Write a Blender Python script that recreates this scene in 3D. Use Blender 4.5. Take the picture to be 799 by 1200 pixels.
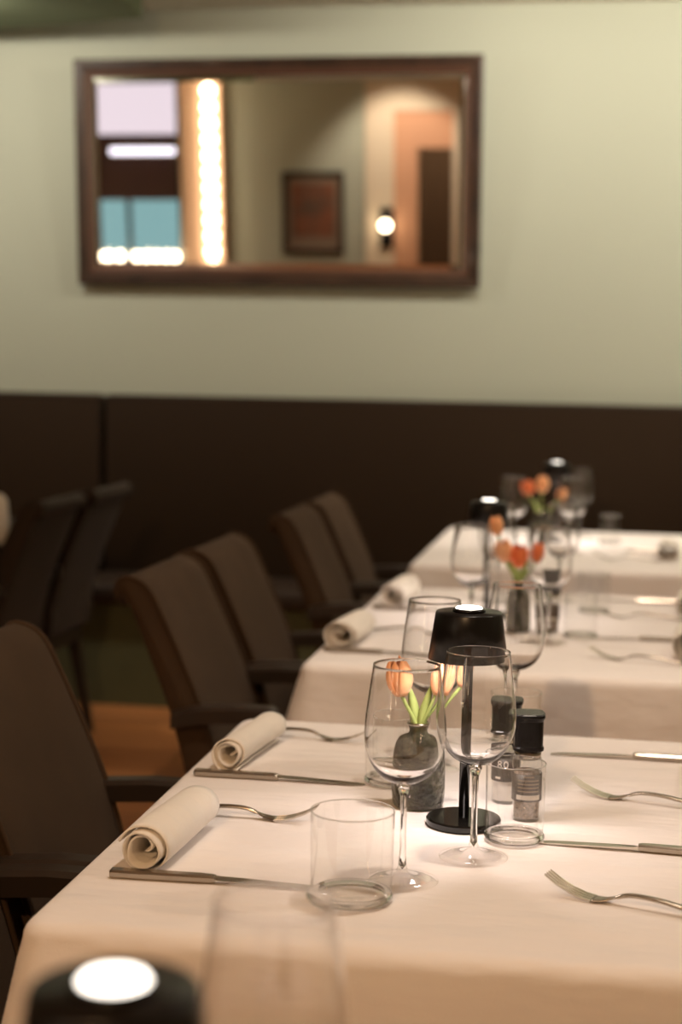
import bpy, bmesh, math, random
from mathutils import Vector, Matrix
random.seed(7)
PI = math.pi
scene = bpy.context.scene
COL = scene.collection
for o in list(bpy.data.objects):
    bpy.data.objects.remove(o)

# ------------------------------------------------------------------ camera
CAMZ = 1.30
PITCH, YAW, ROLL, FPX = 0.087, 0.165, 0.019, 1870.5
r0 = Vector((math.cos(YAW), math.sin(YAW), 0))
fw = Vector((-math.sin(YAW) * math.cos(PITCH), math.cos(YAW) * math.cos(PITCH), -math.sin(PITCH)))
u0 = r0.cross(fw)
right = r0 * math.cos(ROLL) + u0 * math.sin(ROLL)
up = -r0 * math.sin(ROLL) + u0 * math.cos(ROLL)
cam_d = bpy.data.cameras.new('camera')
cam = bpy.data.objects.new('camera', cam_d)
COL.objects.link(cam)
m = Matrix.Identity(4)
for i in range(3):
    m[i][0], m[i][1], m[i][2] = right[i], up[i], -fw[i]
m[2][3] = CAMZ
cam.matrix_world = m
cam_d.sensor_fit = 'VERTICAL'
cam_d.sensor_height = 36.0
cam_d.lens = FPX / 1200 * 36
cam_d.clip_start = 0.05
cam_d.dof.use_dof = True
cam_d.dof.focus_distance = 1.87
cam_d.dof.aperture_fstop = 3.3
scene.camera = cam

# ------------------------------------------------------------------ world, view, lights
world = bpy.data.worlds.new('world')
scene.world = world
world.use_nodes = True
bg = world.node_tree.nodes['Background']
bg.inputs[0].default_value = (0.86, 0.74, 0.86, 1)     # pale dusk sky outside the window
bg.inputs[1].default_value = 1.3
vs = scene.view_settings
vs.view_transform = 'Standard'
vs.look = 'None'
vs.gamma = 1
vs.exposure = 0.0
vs.use_curve_mapping = False
scene.cycles.transparent_max_bounces = 48
scene.cycles.max_bounces = 16
scene.cycles.transmission_bounces = 16
CEIL = 2.745
WARM = (1.0, 0.83, 0.67)
WASH = (1.0, 0.87, 0.72)
AMBER = (1.0, 0.60, 0.30)


def spot(name, loc, target, watts, angle, blend=0.6, radius=0.05, color=WARM, parent=None):
    d = bpy.data.lights.new(name, 'SPOT')
    d.energy = watts
    d.spot_size = math.radians(angle)
    d.spot_blend = blend
    d.shadow_soft_size = radius
    d.color = color
    o = bpy.data.objects.new(name, d)
    COL.objects.link(o)
    o.location = loc
    o.rotation_euler = (Vector(target) - Vector(loc)).to_track_quat('-Z', 'Y').to_euler()
    return o


# recessed ceiling downlights and one added front fill: (x, y, watts, cone, aim x, aim y); the fittings are built further down
DOWNLIGHTS = [
    (0.05, 1.75, 61, 75, -0.10, 1.95, 0.4),
    (0.05, 3.45, 70, 75, -0.10, 3.50, 0.4),
    (0.05, 5.00, 50, 75, -0.10, 5.10, 0.4),
    (1.35, 5.35, 108, 160, 1.2, 6.38, 1.95),
    (-0.35, 5.35, 41, 160, -0.35, 6.38, 1.95),
    (-2.45, 5.35, 42, 160, -2.4, 6.38, 1.95),
    (-4.20, 5.35, 39, 160, -4.2, 6.38, 1.95),
    (1.30, 2.60, 30, 130, 0.6, 2.6, 0.4),
    (-0.60, -1.20, 165, 150, -0.4, 0.6, 0.4),  # added amber fill from behind the camera, lifts the cloth fronts
    (-2.05, -2.05, 70, 85, -2.05, -3.0, 1.5),
    (-1.85, -4.20, 24, 140, -1.9, -4.3, 0.4),
]
for i, (x, y, w, a, ax, ay, az) in enumerate(DOWNLIGHTS):
    spot('downlight_beam', color=AMBER if i == 8 else (WARM if i < 3 or i > 6 else WASH), loc=(x, y, (2.615 if x < -2.2 and y > 5 else CEIL) - 0.035), target=(ax, ay, az), watts=w, angle=a)

# ------------------------------------------------------------------ materials
MATS = {}


def lin(c):
    return tuple((v / 12.92 if v <= 0.04045 else ((v + 0.055) / 1.055) ** 2.4) for v in (x / 255 for x in c))


def mat(name, color, rough=0.5, metal=0.0, bump=None, var=None, spec=0.5, sheen=0.0, coat=0.0, trans=0.0, emit=None, stretch=(1, 1, 1), ior=1.45):
    """principled material; bump=(scale, strength, distance), var=(scale, amount, second colour)"""
    mt = bpy.data.materials.new(name)
    mt.use_nodes = True
    nt = mt.node_tree
    b = nt.nodes['Principled BSDF']
    b.inputs['Base Color'].default_value = (*color, 1)
    b.inputs['Roughness'].default_value = rough
    b.inputs['Metallic'].default_value = metal
    b.inputs['Specular IOR Level'].default_value = spec
    b.inputs['Sheen Weight'].default_value = sheen
    b.inputs['Coat Weight'].default_value = coat
    b.inputs['Transmission Weight'].default_value = trans
    b.inputs['IOR'].default_value = ior
    if emit:
        b.inputs['Emission Color'].default_value = (*emit[0], 1)
        b.inputs['Emission Strength'].default_value = emit[1]
    if bump or var:
        tc = nt.nodes.new('ShaderNodeTexCoord')
        mp = nt.nodes.new('ShaderNodeMapping')
        mp.inputs['Scale'].default_value = stretch
        nt.links.new(tc.outputs['Object'], mp.inputs['Vector'])
    if var:
        n = nt.nodes.new('ShaderNodeTexNoise')
        n.inputs['Scale'].default_value = var[0]
        n.inputs['Detail'].default_value = 5
        nt.links.new(mp.outputs[0], n.inputs['Vector'])
        mx = nt.nodes.new('ShaderNodeMix')
        mx.data_type = 'RGBA'
        mx.inputs[6].default_value = (*color, 1)
        mx.inputs[7].default_value = (*var[2], 1)
        rmp = nt.nodes.new('ShaderNodeMapRange')
        rmp.inputs[1].default_value = 0.35
        rmp.inputs[2].default_value = 0.68
        rmp.inputs[4].default_value = var[1]
        nt.links.new(n.outputs[0], rmp.inputs[0])
        nt.links.new(rmp.outputs[0], mx.inputs[0])
        nt.links.new(mx.outputs[2], b.inputs['Base Color'])
    if bump:
        n2 = nt.nodes.new('ShaderNodeTexNoise')
        n2.inputs['Scale'].default_value = bump[0]
        n2.inputs['Detail'].default_value = 4
        nt.links.new(mp.outputs[0], n2.inputs['Vector'])
        bp = nt.nodes.new('ShaderNodeBump')
        bp.inputs['Strength'].default_value = bump[1]
        bp.inputs['Distance'].default_value = bump[2]
        nt.links.new(n2.outputs[0], bp.inputs['Height'])
        nt.links.new(bp.outputs[0], b.inputs['Normal'])
    MATS[name] = mt
    return mt


def emission(name, color, strength):
    mt = bpy.data.materials.new(name)
    mt.use_nodes = True
    nt = mt.node_tree
    nt.nodes.clear()
    e = nt.nodes.new('ShaderNodeEmission')
    e.inputs[0].default_value = (*color, 1)
    e.inputs[1].default_value = strength
    out = nt.nodes.new('ShaderNodeOutputMaterial')
    nt.links.new(e.outputs[0], out.inputs[0])
    return mt


def thin_glass(name, tint=(0.97, 0.97, 0.96), edge=(0.62, 0.58, 0.53), power=2.6, gloss=1.0, f0=0.05):
    """thin-walled glass: straight transmission that absorbs more where the wall is seen edge-on, plus Fresnel reflection"""
    mt = bpy.data.materials.new(name)
    mt.use_nodes = True
    nt = mt.node_tree
    nt.nodes.clear()
    lw = nt.nodes.new('ShaderNodeLayerWeight')
    lw.inputs[0].default_value = 0.5

    def math_node(op, a, b):
        n = nt.nodes.new('ShaderNodeMath')
        n.operation = op
        if hasattr(a, 'links'):
            nt.links.new(a, n.inputs[0])
        else:
            n.inputs[0].default_value = a
        n.inputs[1].default_value = b
        return n.outputs[0]
    pw = math_node('POWER', lw.outputs['Facing'], power)
    sch = math_node('ADD', math_node('MULTIPLY', math_node('POWER', lw.outputs['Facing'], 5.0), 0.92), f0)
    mx = nt.nodes.new('ShaderNodeMix')
    mx.data_type = 'RGBA'
    mx.inputs[6].default_value = (*tint, 1)
    mx.inputs[7].default_value = (*edge, 1)
    nt.links.new(pw, mx.inputs[0])
    tr = nt.nodes.new('ShaderNodeBsdfTransparent')
    nt.links.new(mx.outputs[2], tr.inputs[0])
    gl = nt.nodes.new('ShaderNodeBsdfGlossy')
    gl.inputs['Roughness'].default_value = 0.015
    gl.inputs[0].default_value = (gloss, gloss, gloss, 1)
    ms = nt.nodes.new('ShaderNodeMixShader')
    nt.links.new(sch, ms.inputs[0])
    nt.links.new(tr.outputs[0], ms.inputs[1])
    nt.links.new(gl.outputs[0], ms.inputs[2])
    out = nt.nodes.new('ShaderNodeOutputMaterial')
    nt.links.new(ms.outputs[0], out.inputs[0])
    return mt


def planks_mat():
    mt = mat('floor_wood', (0.16, 0.065, 0.022), 0.42)
    nt = mt.node_tree
    b = nt.nodes['Principled BSDF']
    tc = nt.nodes.new('ShaderNodeTexCoord')
    br = nt.nodes.new('ShaderNodeTexBrick')
    br.offset = 0.37
    br.inputs['Scale'].default_value = 1.0
    br.inputs['Brick Width'].default_value = 1.4
    br.inputs['Row Height'].default_value = 0.13
    br.inputs['Mortar Size'].default_value = 0.003
    br.inputs[1].default_value = (0.42, 0.17, 0.055, 1)
    br.inputs[2].default_value = (0.30, 0.115, 0.038, 1)
    br.inputs[3].default_value = (0.03, 0.012, 0.006, 1)
    nt.links.new(tc.outputs['Object'], br.inputs[0])
    nt.links.new(br.outputs[0], b.inputs['Base Color'])
    return mt


def cloth_mat(name, color):
    """linen: fine weave, wide ironing waves"""
    mt = mat(name, color, 0.85, sheen=0.15, spec=0.2)
    nt = mt.node_tree
    b = nt.nodes['Principled BSDF']
    tc = nt.nodes.new('ShaderNodeTexCoord')
    mp = nt.nodes.new('ShaderNodeMapping')
    mp.inputs['Scale'].default_value = (2.2, 7, 5)
    nt.links.new(tc.outputs['Object'], mp.inputs[0])
    n = nt.nodes.new('ShaderNodeTexNoise')
    n.inputs['Scale'].default_value = 2.2
    n.inputs['Detail'].default_value = 3
    nt.links.new(mp.outputs[0], n.inputs[0])
    b1 = nt.nodes.new('ShaderNodeBump')
    b1.inputs['Strength'].default_value = 0.6
    b1.inputs['Distance'].default_value = 0.02
    nt.links.new(n.outputs[0], b1.inputs['Height'])
    n2 = nt.nodes.new('ShaderNodeTexNoise')
    n2.inputs['Scale'].default_value = 700
    nt.links.new(tc.outputs['Object'], n2.inputs[0])
    b2 = nt.nodes.new('ShaderNodeBump')
    b2.inputs['Strength'].default_value = 0.25
    b2.inputs['Distance'].default_value = 0.002
    nt.links.new(n2.outputs[0], b2.inputs['Height'])
    nt.links.new(b1.outputs[0], b2.inputs['Normal'])
    nt.links.new(b2.outputs[0], b.inputs['Normal'])
    return mt


def painting_mat():
    mt = mat('painting', (0.10, 0.07, 0.05), 0.6, var=(3.2, 1.0, (0.28, 0.09, 0.04)))
    return mt


M_WALL = mat('sage_wall_paint', (0.475, 0.515, 0.43), 0.9, bump=(90, 0.1, 0.004), spec=0.2)
M_OLIVE = mat('olive_paint', (0.10, 0.105, 0.055), 0.8, spec=0.2)
M_CEIL = mat('ceiling_paint', (0.72, 0.68, 0.58), 0.9, spec=0.2)
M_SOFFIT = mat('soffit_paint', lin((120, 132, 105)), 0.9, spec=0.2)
M_CREAM = mat('cream_paint', (0.80, 0.70, 0.54), 0.7, spec=0.3)
M_PEACH = mat('peach_paint', (0.75, 0.42, 0.26), 0.7, spec=0.3)
M_PILLAR = mat('pale_peach_paint', (0.86, 0.60, 0.42), 0.7, spec=0.3)
M_FLOOR = planks_mat()
M_CLOTH = cloth_mat('white_linen', (0.87, 0.82, 0.795))
M_NAPKIN = cloth_mat('napkin_linen', (0.86, 0.81, 0.74))
M_LEATHER = mat('dark_leather', (0.028, 0.016, 0.008), 0.6, bump=(160, 0.15, 0.003), spec=0.2)
M_LEATHER2 = mat('dark_leather_seat', (0.028, 0.016, 0.009), 0.6, bump=(160, 0.15, 0.003), spec=0.35)
M_VELVET = mat('taupe_velvet', (0.060, 0.036, 0.020), 0.9, bump=(300, 0.3, 0.002), sheen=0.04, spec=0.1, var=(9, 0.5, (0.042, 0.026, 0.015)))
M_DARKWOOD = mat('dark_wood', (0.022, 0.014, 0.009), 0.4, var=(12, 0.6, (0.035, 0.02, 0.012)), stretch=(1, 6, 1))
M_TABLEWOOD = mat('table_wood', (0.06, 0.035, 0.02), 0.5, var=(10, 0.6, (0.09, 0.05, 0.03)), stretch=(1, 6, 1))
M_FRAME = mat('mirror_frame_wood', (0.028, 0.015, 0.010), 0.35, var=(14, 0.5, (0.07, 0.035, 0.02)), coat=0.3)
M_FRAME2 = mat('mirror_frame_lip', (0.10, 0.048, 0.030), 0.35, coat=0.3)
M_MIRROR = mat('mirror_silver', (0.90, 0.88, 0.84), 0.0, metal=1.0)
M_BLACK = mat('black_lacquer', (0.006, 0.005, 0.005), 0.32, spec=0.4)
M_BLACKGLOSS = mat('black_gloss', (0.008, 0.007, 0.006), 0.12, spec=0.6)
M_BLACKPLASTIC = mat('black_plastic', (0.008, 0.0065, 0.006), 0.22, spec=0.3)
M_STEEL = mat('cutlery_steel', (0.62, 0.57, 0.50), 0.16, metal=1.0)
M_STEELD = mat('cutlery_handle_steel', (0.42, 0.37, 0.31), 0.26, metal=1.0)
M_THIN = thin_glass('thin_glass', edge=(0.22, 0.19, 0.16), power=5.0, f0=0.08)
M_FOOT = thin_glass('glass_foot', tint=(0.985, 0.98, 0.97), edge=(0.80, 0.77, 0.72), power=4.0, f0=0.05)
M_TUMB = thin_glass('tumbler_glass', edge=(0.45, 0.41, 0.37), power=7.0, f0=0.08)
M_SOLID = mat('solid_glass', (1, 1, 1), 0.0, trans=1.0, ior=1.48)
M_PANE = thin_glass('window_pane', edge=(0.85, 0.85, 0.85))
M_VASE = mat('smoked_vase_glass', (0.50, 0.46, 0.33), 0.08, trans=0.85, bump=(75, 1.0, 0.03), var=(38, 1.0, (0.10, 0.09, 0.05)))
M_PETAL = mat('tulip_petal', (0.90, 0.36, 0.13), 0.5, sheen=0.2, var=(45, 0.8, (0.95, 0.52, 0.27)), stretch=(1, 1, 0.25))
M_PETAL_PALE = mat('tulip_petal_pale', (0.92, 0.55, 0.34), 0.5, sheen=0.2, var=(45, 0.8, (0.93, 0.40, 0.18)), stretch=(1, 1, 0.25))
M_PETAL_RED = mat('tulip_petal_red', (0.85, 0.14, 0.035), 0.5, sheen=0.2, var=(45, 0.8, (0.90, 0.26, 0.08)), stretch=(1, 1, 0.25))
M_STEM = mat('tulip_stem', (0.32, 0.42, 0.12), 0.5, var=(40, 0.6, (0.42, 0.50, 0.18)))
M_SALT = mat('salt', (0.85, 0.80, 0.76), 0.8, bump=(400, 0.5, 0.002))
M_PEPPER = mat('peppercorns', (0.14, 0.09, 0.06), 0.6, bump=(280, 1.0, 0.004), var=(260, 1.0, (0.35, 0.25, 0.18)))
M_LABEL = mat('dark_label', (0.035, 0.024, 0.017), 0.5)
M_LABELW = mat('cream_print', (0.75, 0.68, 0.60), 0.6)
M_LABELT = mat('tan_print', (0.30, 0.23, 0.17), 0.6)
M_GLOW = emission('lamp_glow', (1.0, 0.90, 0.78), 5.0)
M_GLOWIN = emission('lamp_diffuser_glow', (1.0, 0.80, 0.62), 6.0)
M_BULB = emission('bulb_glow', (1.0, 0.80, 0.55), 14.0)
M_BULB2 = emission('column_bulb_glow', (1.0, 0.76, 0.52), 16.0)
M_DOWN = emission('downlight_glow', (1.0, 0.86, 0.68), 12.0)
M_TUBE = emission('tube_glow', (0.85, 0.82, 1.0), 3.0)
M_TEAL = emission('shop_window_glow', (0.30, 0.55, 0.60), 1.0)
M_ART = painting_mat()
M_MAT = mat('picture_mount', (0.24, 0.18, 0.13), 0.8)
M_BRICKDARK = mat('facade_dark', (0.11, 0.06, 0.055), 0.8)

# ------------------------------------------------------------------ mesh helpers


def link(name, me, material, parent=None, smooth=False):
    o = bpy.data.objects.new(name, me)
    COL.objects.link(o)
    if material is not None and not me.materials:
        me.materials.append(material)
    if smooth:
        for p in me.polygons:
            p.use_smooth = True
    if parent is not None:
        o.parent = parent
    return o


def bm_obj(name, bm, material, parent=None, smooth=False, recalc=True):
    if recalc:
        bmesh.ops.recalc_face_normals(bm, faces=bm.faces)
    me = bpy.data.meshes.new(name)
    bm.to_mesh(me)
    bm.free()
    return link(name, me, material, parent, smooth)


def add_box(bm, lo, hi, bevel=0.0, seg=2):
    r = bmesh.ops.create_cube(bm, size=1)
    vs_ = r['verts']
    c = [(a + b) / 2 for a, b in zip(lo, hi)]
    s = [abs(b - a) for a, b in zip(lo, hi)]
    for v in vs_:
        v.co = Vector((c[0] + v.co.x * s[0], c[1] + v.co.y * s[1], c[2] + v.co.z * s[2]))
    if bevel > 0:
        es = list({e for v in vs_ for e in v.link_edges})
        bmesh.ops.bevel(bm, geom=es, offset=bevel, segments=seg, profile=0.5, affect='EDGES')


def box(name, lo, hi, material, parent=None, bevel=0.0, seg=2, smooth=False):
    bm = bmesh.new()
    add_box(bm, lo, hi, bevel, seg)
    return bm_obj(name, bm, material, parent, smooth)


def add_lathe(bm, prof, n=40, cx=0, cy=0, cz=0, closed=False):
    """prof: list of (r, z); r==0 makes a pole"""
    rings = []
    for r, z in prof:
        if r < 1e-6:
            rings.append([bm.verts.new((cx, cy, cz + z))])
        else:
            rings.append([bm.verts.new((cx + r * math.cos(2 * PI * k / n), cy + r * math.sin(2 * PI * k / n), cz + z)) for k in range(n)])
    if closed:
        rings.append(rings[0])
    for a, b in zip(rings, rings[1:]):
        if len(a) == 1 and len(b) == 1:
            continue
        for k in range(n):
            k2 = (k + 1) % n
            if len(a) == 1:
                bm.faces.new((a[0], b[k], b[k2]))
            elif len(b) == 1:
                bm.faces.new((a[k], a[k2], b[0]))
            else:
                bm.faces.new((a[k], a[k2], b[k2], b[k]))


def lathe(name, prof, material, parent=None, n=40, loc=(0, 0, 0), smooth=True, closed=False):
    bm = bmesh.new()
    add_lathe(bm, prof, n, *loc, closed=closed)
    return bm_obj(name, bm, material, parent, smooth)


def smooth_prof(pts, n=6):
    """Catmull-Rom through the points"""
    out = []
    P = [pts[0]] + list(pts) + [pts[-1]]
    for i in range(1, len(P) - 2):
        p0, p1, p2, p3 = (Vector(P[i - 1]), Vector(P[i]), Vector(P[i + 1]), Vector(P[i + 2]))
        for k in range(n):
            t = k / n
            out.append(0.5 * ((2 * p1) + (-p0 + p2) * t + (2 * p0 - 5 * p1 + 4 * p2 - p3) * t * t + (-p0 + 3 * p1 - 3 * p2 + p3) * t ** 3))
    out.append(Vector(pts[-1]))
    return out


def add_tube(bm, path, radius, n=10, cap=True):
    path = [Vector(p) for p in path]
    rings = []
    ref = Vector((0.123, 0.456, 0.881)).normalized()
    for i, p in enumerate(path):
        t = (path[min(i + 1, len(path) - 1)] - path[max(i - 1, 0)]).normalized()
        a = t.cross(ref)
        if a.length < 1e-3:
            a = t.cross(Vector((1, 0, 0)))
        a.normalize()
        b = t.cross(a)
        r = radius[i] if isinstance(radius, (list, tuple)) else radius
        rings.append([bm.verts.new(p + a * r * math.cos(2 * PI * k / n) + b * r * math.sin(2 * PI * k / n)) for k in range(n)])
    for a, b in zip(rings, rings[1:]):
        for k in range(n):
            bm.faces.new((a[k], a[(k + 1) % n], b[(k + 1) % n], b[k]))
    if cap:
        bm.faces.new(rings[0])
        bm.faces.new(rings[-1])


def tube(name, path, radius, material, parent=None, n=10):
    bm = bmesh.new()
    add_tube(bm, path, radius, n)
    return bm_obj(name, bm, material, parent, True)


def add_loft(bm, secs):
    """secs: list of closed sections (same vertex count), capped"""
    rings = [[bm.verts.new(p) for p in s] for s in secs]
    n = len(rings[0])
    for a, b in zip(rings, rings[1:]):
        for k in range(n):
            bm.faces.new((a[k], a[(k + 1) % n], b[(k + 1) % n], b[k]))
    bm.faces.new(rings[0])
    bm.faces.new(rings[-1])


def empty(name, loc=(0, 0, 0), rz=0.0):
    o = bpy.data.objects.new(name, None)
    o.empty_display_size = 0.05
    COL.objects.link(o)
    o.location = loc
    o.rotation_euler = (0, 0, rz)
    return o


def tag(o, label=None, cat=None, group=None, kind=None):
    if label:
        o['label'] = label
    if cat:
        o['category'] = cat
    if group:
        o['group'] = group
    if kind:
        o['kind'] = kind
    return o


CHILD = {}


def note_children():
    CHILD.clear()
    for o in bpy.data.objects:
        if o.parent is not None:
            CHILD.setdefault(o.parent.name, []).append(o)


def dup(root, loc, rz, label):
    """a copy of a thing with copies of its parts and sub-parts"""
    def rec(o, parent):
        c = o.copy()
        COL.objects.link(c)
        if parent is not None:
            c.parent = parent
        for ch in CHILD.get(o.name, []):
            rec(ch, c)
        return c
    r = rec(root, None)
    r.location = loc
    r.rotation_euler = (0, 0, rz)
    r['label'] = label
    return r


class Kind:
    """first placement moves the prototype itself, later ones copy it"""

    def __init__(self, maker, cat, group):
        self.maker, self.cat, self.group, self.proto = maker, cat, group, None

    def put(self, x, y, z, label, rz=0.0):
        if self.proto is None:
            self.proto = self.maker()
            tag(self.proto, label, self.cat, self.group)
            self.proto.location = (x, y, z)
            self.proto.rotation_euler = (0, 0, rz)
            note_children()
            return self.proto
        return dup(self.proto, (x, y, z), rz, label)


# ------------------------------------------------------------------ room shell
XL, XR, YF, YR = -5.6, 1.9, 6.38, -3.0


def struct(o):
    o['kind'] = 'structure'
    return o


struct(box('floor', (XL, YR - 2.2, -0.1), (XR, YF + 0.15, 0.0), M_FLOOR))
struct(box('ceiling', (XL, YR, CEIL), (XR, YF + 0.15, CEIL + 0.1), M_CEIL))
struct(box('wall_back', (XL, YF, 0), (XR, YF + 0.15, CEIL), M_WALL))
struct(box('wall_left', (XL - 0.15, YR - 0.15, 0), (XL, YF + 0.15, CEIL), M_WALL))
struct(box('wall_right', (XR, YR - 0.15, 0), (XR + 0.15, YF + 0.15, CEIL), M_WALL))
WX0, WX1, WZ0, WZ1 = -5.18, -4.28, 0.82, 2.62          # window opening in the rear wall
DX0, DX1, DZ = -1.90, -1.56, 2.16                      # doorway in the rear wall
bm = bmesh.new()
T = 0.15
for lo, hi in (((XL, 0), (WX0, CEIL)), ((WX0, 0), (WX1, WZ0)), ((WX0, WZ1), (WX1, CEIL)), ((WX1, 0), (DX0, CEIL)), ((DX0, DZ), (DX1, CEIL)), ((DX1, 0), (XR, CEIL))):
    add_box(bm, (lo[0], YR - T, lo[1]), (hi[0], YR, hi[1]))
struct(bm_obj('wall_rear', bm, M_WALL))

# bulkhead hanging from the ceiling, oblique to the back wall
bm = bmesh.new()
plan = [(-5.55, 6.37), (-3.6, 6.36), (-1.78, 5.93), (-1.72, 5.0), (-5.55, 5.0)]
bot = [bm.verts.new((x, y, 2.615)) for x, y in plan]
top = [bm.verts.new((x, y, CEIL)) for x, y in plan]
bm.faces.new(bot)
bm.faces.new(top)
for k in range(5):
    bm.faces.new((bot[k], bot[(k + 1) % 5], top[(k + 1) % 5], top[k]))
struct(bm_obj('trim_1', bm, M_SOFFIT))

# rear window with panes, a dark transom board and a sill
win = empty('window_1', (0, YR - 0.08, 0))
struct(win)
bm = bmesh.new()
f_ = 0.035
for lo, hi in (((WX0, WZ0), (WX0 + f_, WZ1)), ((WX1 - f_, WZ0), (WX1, WZ1)), ((WX0, WZ1 - f_), (WX1, WZ1)), ((WX0, WZ0), (WX1, WZ0 + f_))):
    add_box(bm, (lo[0], -0.03, lo[1]), (hi[0], 0.03, hi[1]))
bm_obj('window_frame', bm, M_DARKWOOD, win)
box('transom_board', (WX0 + f_, -0.03, 1.45), (WX1 - f_, 0.03, 2.09), M_BRICKDARK, win)
box('mullion', (-4.86, -0.025, WZ0 + f_), (-4.82, 0.025, 1.45), M_DARKWOOD, win)
box('pane', (WX0 + f_, -0.004, 2.09), (WX1 - f_, 0.004, WZ1 - f_), M_PANE, win)
box('pane', (WX0 + f_, -0.004, WZ0 + f_), (-4.86, 0.004, 1.45), M_PANE, win)
box('pane', (-4.82, -0.004, WZ0 + f_), (WX1 - f_, 0.004, 1.45), M_PANE, win)
box('sill', (WX0 - 0.04, 0.03, WZ0 - 0.03), (WX1 + 0.02, 0.26, WZ0 + 0.005), M_CREAM, win)

# doorway: cream surround, peach reveal, corridor beyond
door = empty('door_1', (0, YR, 0))
struct(door)
box('door_surround', (-2.41, 0.0, 0), (-2.13, 0.05, 2.62), M_CREAM, door)
box('door_jamb', (-2.13, 0.0, 0), (DX0, 0.03, 2.3), M_PEACH, door)
box('door_header', (DX0, 0.0, 1.95), (DX1, 0.03, 2.3), M_PEACH, door)
box('door_header_trim', (-2.13, 0.0, 2.3), (-1.44, 0.05, 2.62), M_CREAM, door)
box('door_surround', (DX1, 0.0, 0), (-1.46, 0.05, 2.3), M_CREAM, door)
bm = bmesh.new()
add_box(bm, (-2.5, YR - 2.2, 0), (-2.4, YR - T, CEIL))
add_box(bm, (-1.2, YR - 2.2, 0), (-1.1, YR - T, CEIL))
add_box(bm, (-2.5, YR - 2.3, 0), (-1.1, YR - 2.2, CEIL))
add_box(bm, (-2.5, YR - 2.3, CEIL), (-1.1, YR - T, CEIL + 0.1))
struct(bm_obj('wall_corridor', bm, mat('corridor_paint', (0.34, 0.22, 0.13), 0.8, spec=0.2)))

# ------------------------------------------------------------------ outside the window
fac = empty('shop_building', (-6.0, -7.0, 0))
tag(fac, 'dim building across the street with teal lit shop windows seen in mirror', 'building')
box('facade', (-2.6, -0.5, 0), (3.0, 0.0, 1.75), M_BRICKDARK, fac)
for k in range(3):
    box('shop_window', (-2.4 + 1.8 * k, 0.0, 0.35), (-0.8 + 1.8 * k, 0.03, 1.60), M_TEAL, fac)
struct(box('ground', (-12, -9.0, -0.14), (4, YR - 2.3, -0.04), M_BRICKDARK))

# ------------------------------------------------------------------ wall mirror, tilted forward
TAU = math.radians(4.7)
mir = empty('wall_mirror', (-1.343, 6.362, 1.643))
mir.rotation_euler = (TAU, 0, 0)                        # leans out at the top
tag(mir, 'wide rectangular mirror in a dark brown wooden frame on sage wall', 'mirror')
MW, MH, FW_ = 0.822, 0.893, 0.068
bm = bmesh.new()
prof = [(0.0, -0.0), (0.0, -0.026), (0.008, -0.032), (0.026, -0.030), (0.034, -0.022), (0.046, -0.020)]


def add_frame(bm, prof, w, h):
    """mitred frame: prof is (inset, y) sections round the rectangle -w..w, 0..h"""
    rings = []
    for ins, y in prof:
        rings.append([bm.verts.new(p) for p in ((-w + ins, y, ins), (w - ins, y, ins), (w - ins, y, h - ins), (-w + ins, y, h - ins))])
    for a, b in zip(rings, rings[1:]):
        for k in range(4):
            bm.faces.new((a[k], a[(k + 1) % 4], b[(k + 1) % 4], b[k]))


add_frame(bm, prof, MW, MH)
bm_obj('outer_frame', bm, M_FRAME, mir)
bm = bmesh.new()
add_frame(bm, [(0.044, -0.020), (0.048, -0.024), (0.058, -0.022), (0.068, -0.010), (0.070, -0.004)], MW, MH)
bm_obj('inner_lip', bm, M_FRAME2, mir)
bm = bmesh.new()
add_box(bm, (-MW + 0.005, -0.003, 0.005), (MW - 0.005, 0.0, MH - 0.005))
bm_obj('backing_board', bm, M_DARKWOOD, mir)
# bevelled glass: flat field and a sloping border
bm = bmesh.new()
add_frame(bm, [(0.066, -0.0036), (0.090, -0.0060)], MW, MH)
bm_obj('bevelled_border', bm, M_MIRROR, mir)
bm = bmesh.new()
bm.faces.new([bm.verts.new(p) for p in ((-MW + 0.09, -0.006, 0.09), (MW - 0.09, -0.006, 0.09), (MW - 0.09, -0.006, MH - 0.09), (-MW + 0.09, -0.006, MH - 0.09))])
bm_obj('mirror_glass', bm, M_MIRROR, mir)

# ------------------------------------------------------------------ banquette along the back wall
ban = empty('banquette', (0, 0, 0))
tag(ban, 'long dark leather wall bench with high back under the mirror', 'bench')
for x0, x1, h_ in ((XL + 0.02, -2.05, 1.195), (-2.03, XR - 0.02, 1.195)):
    box('back_panel', (x0, 6.27, 0.44), (x1, 6.365, h_), M_LEATHER, ban, 0.018, 3, True)
    box('seat_cushion', (x0, 5.84, 0.40), (x1, 6.265, 0.475), M_LEATHER2, ban, 0.02, 3, True)
tube('piping', [(XL + 0.03, 6.272, 1.183), (XR - 0.03, 6.272, 1.183)], 0.005, M_LEATHER2, ban)
box('base_panel', (XL + 0.02, 5.88, 0.0), (XR - 0.02, 5.92, 0.40), M_OLIVE, ban)

# ------------------------------------------------------------------ tables and cloths
TX0, TX1 = -0.566, 0.285
TZ = 0.75
TABLES = [  # front, back, word
    (0.16, 1.08), (1.47, 2.458), (2.935, 4.095), (4.602, 5.776)]


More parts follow.
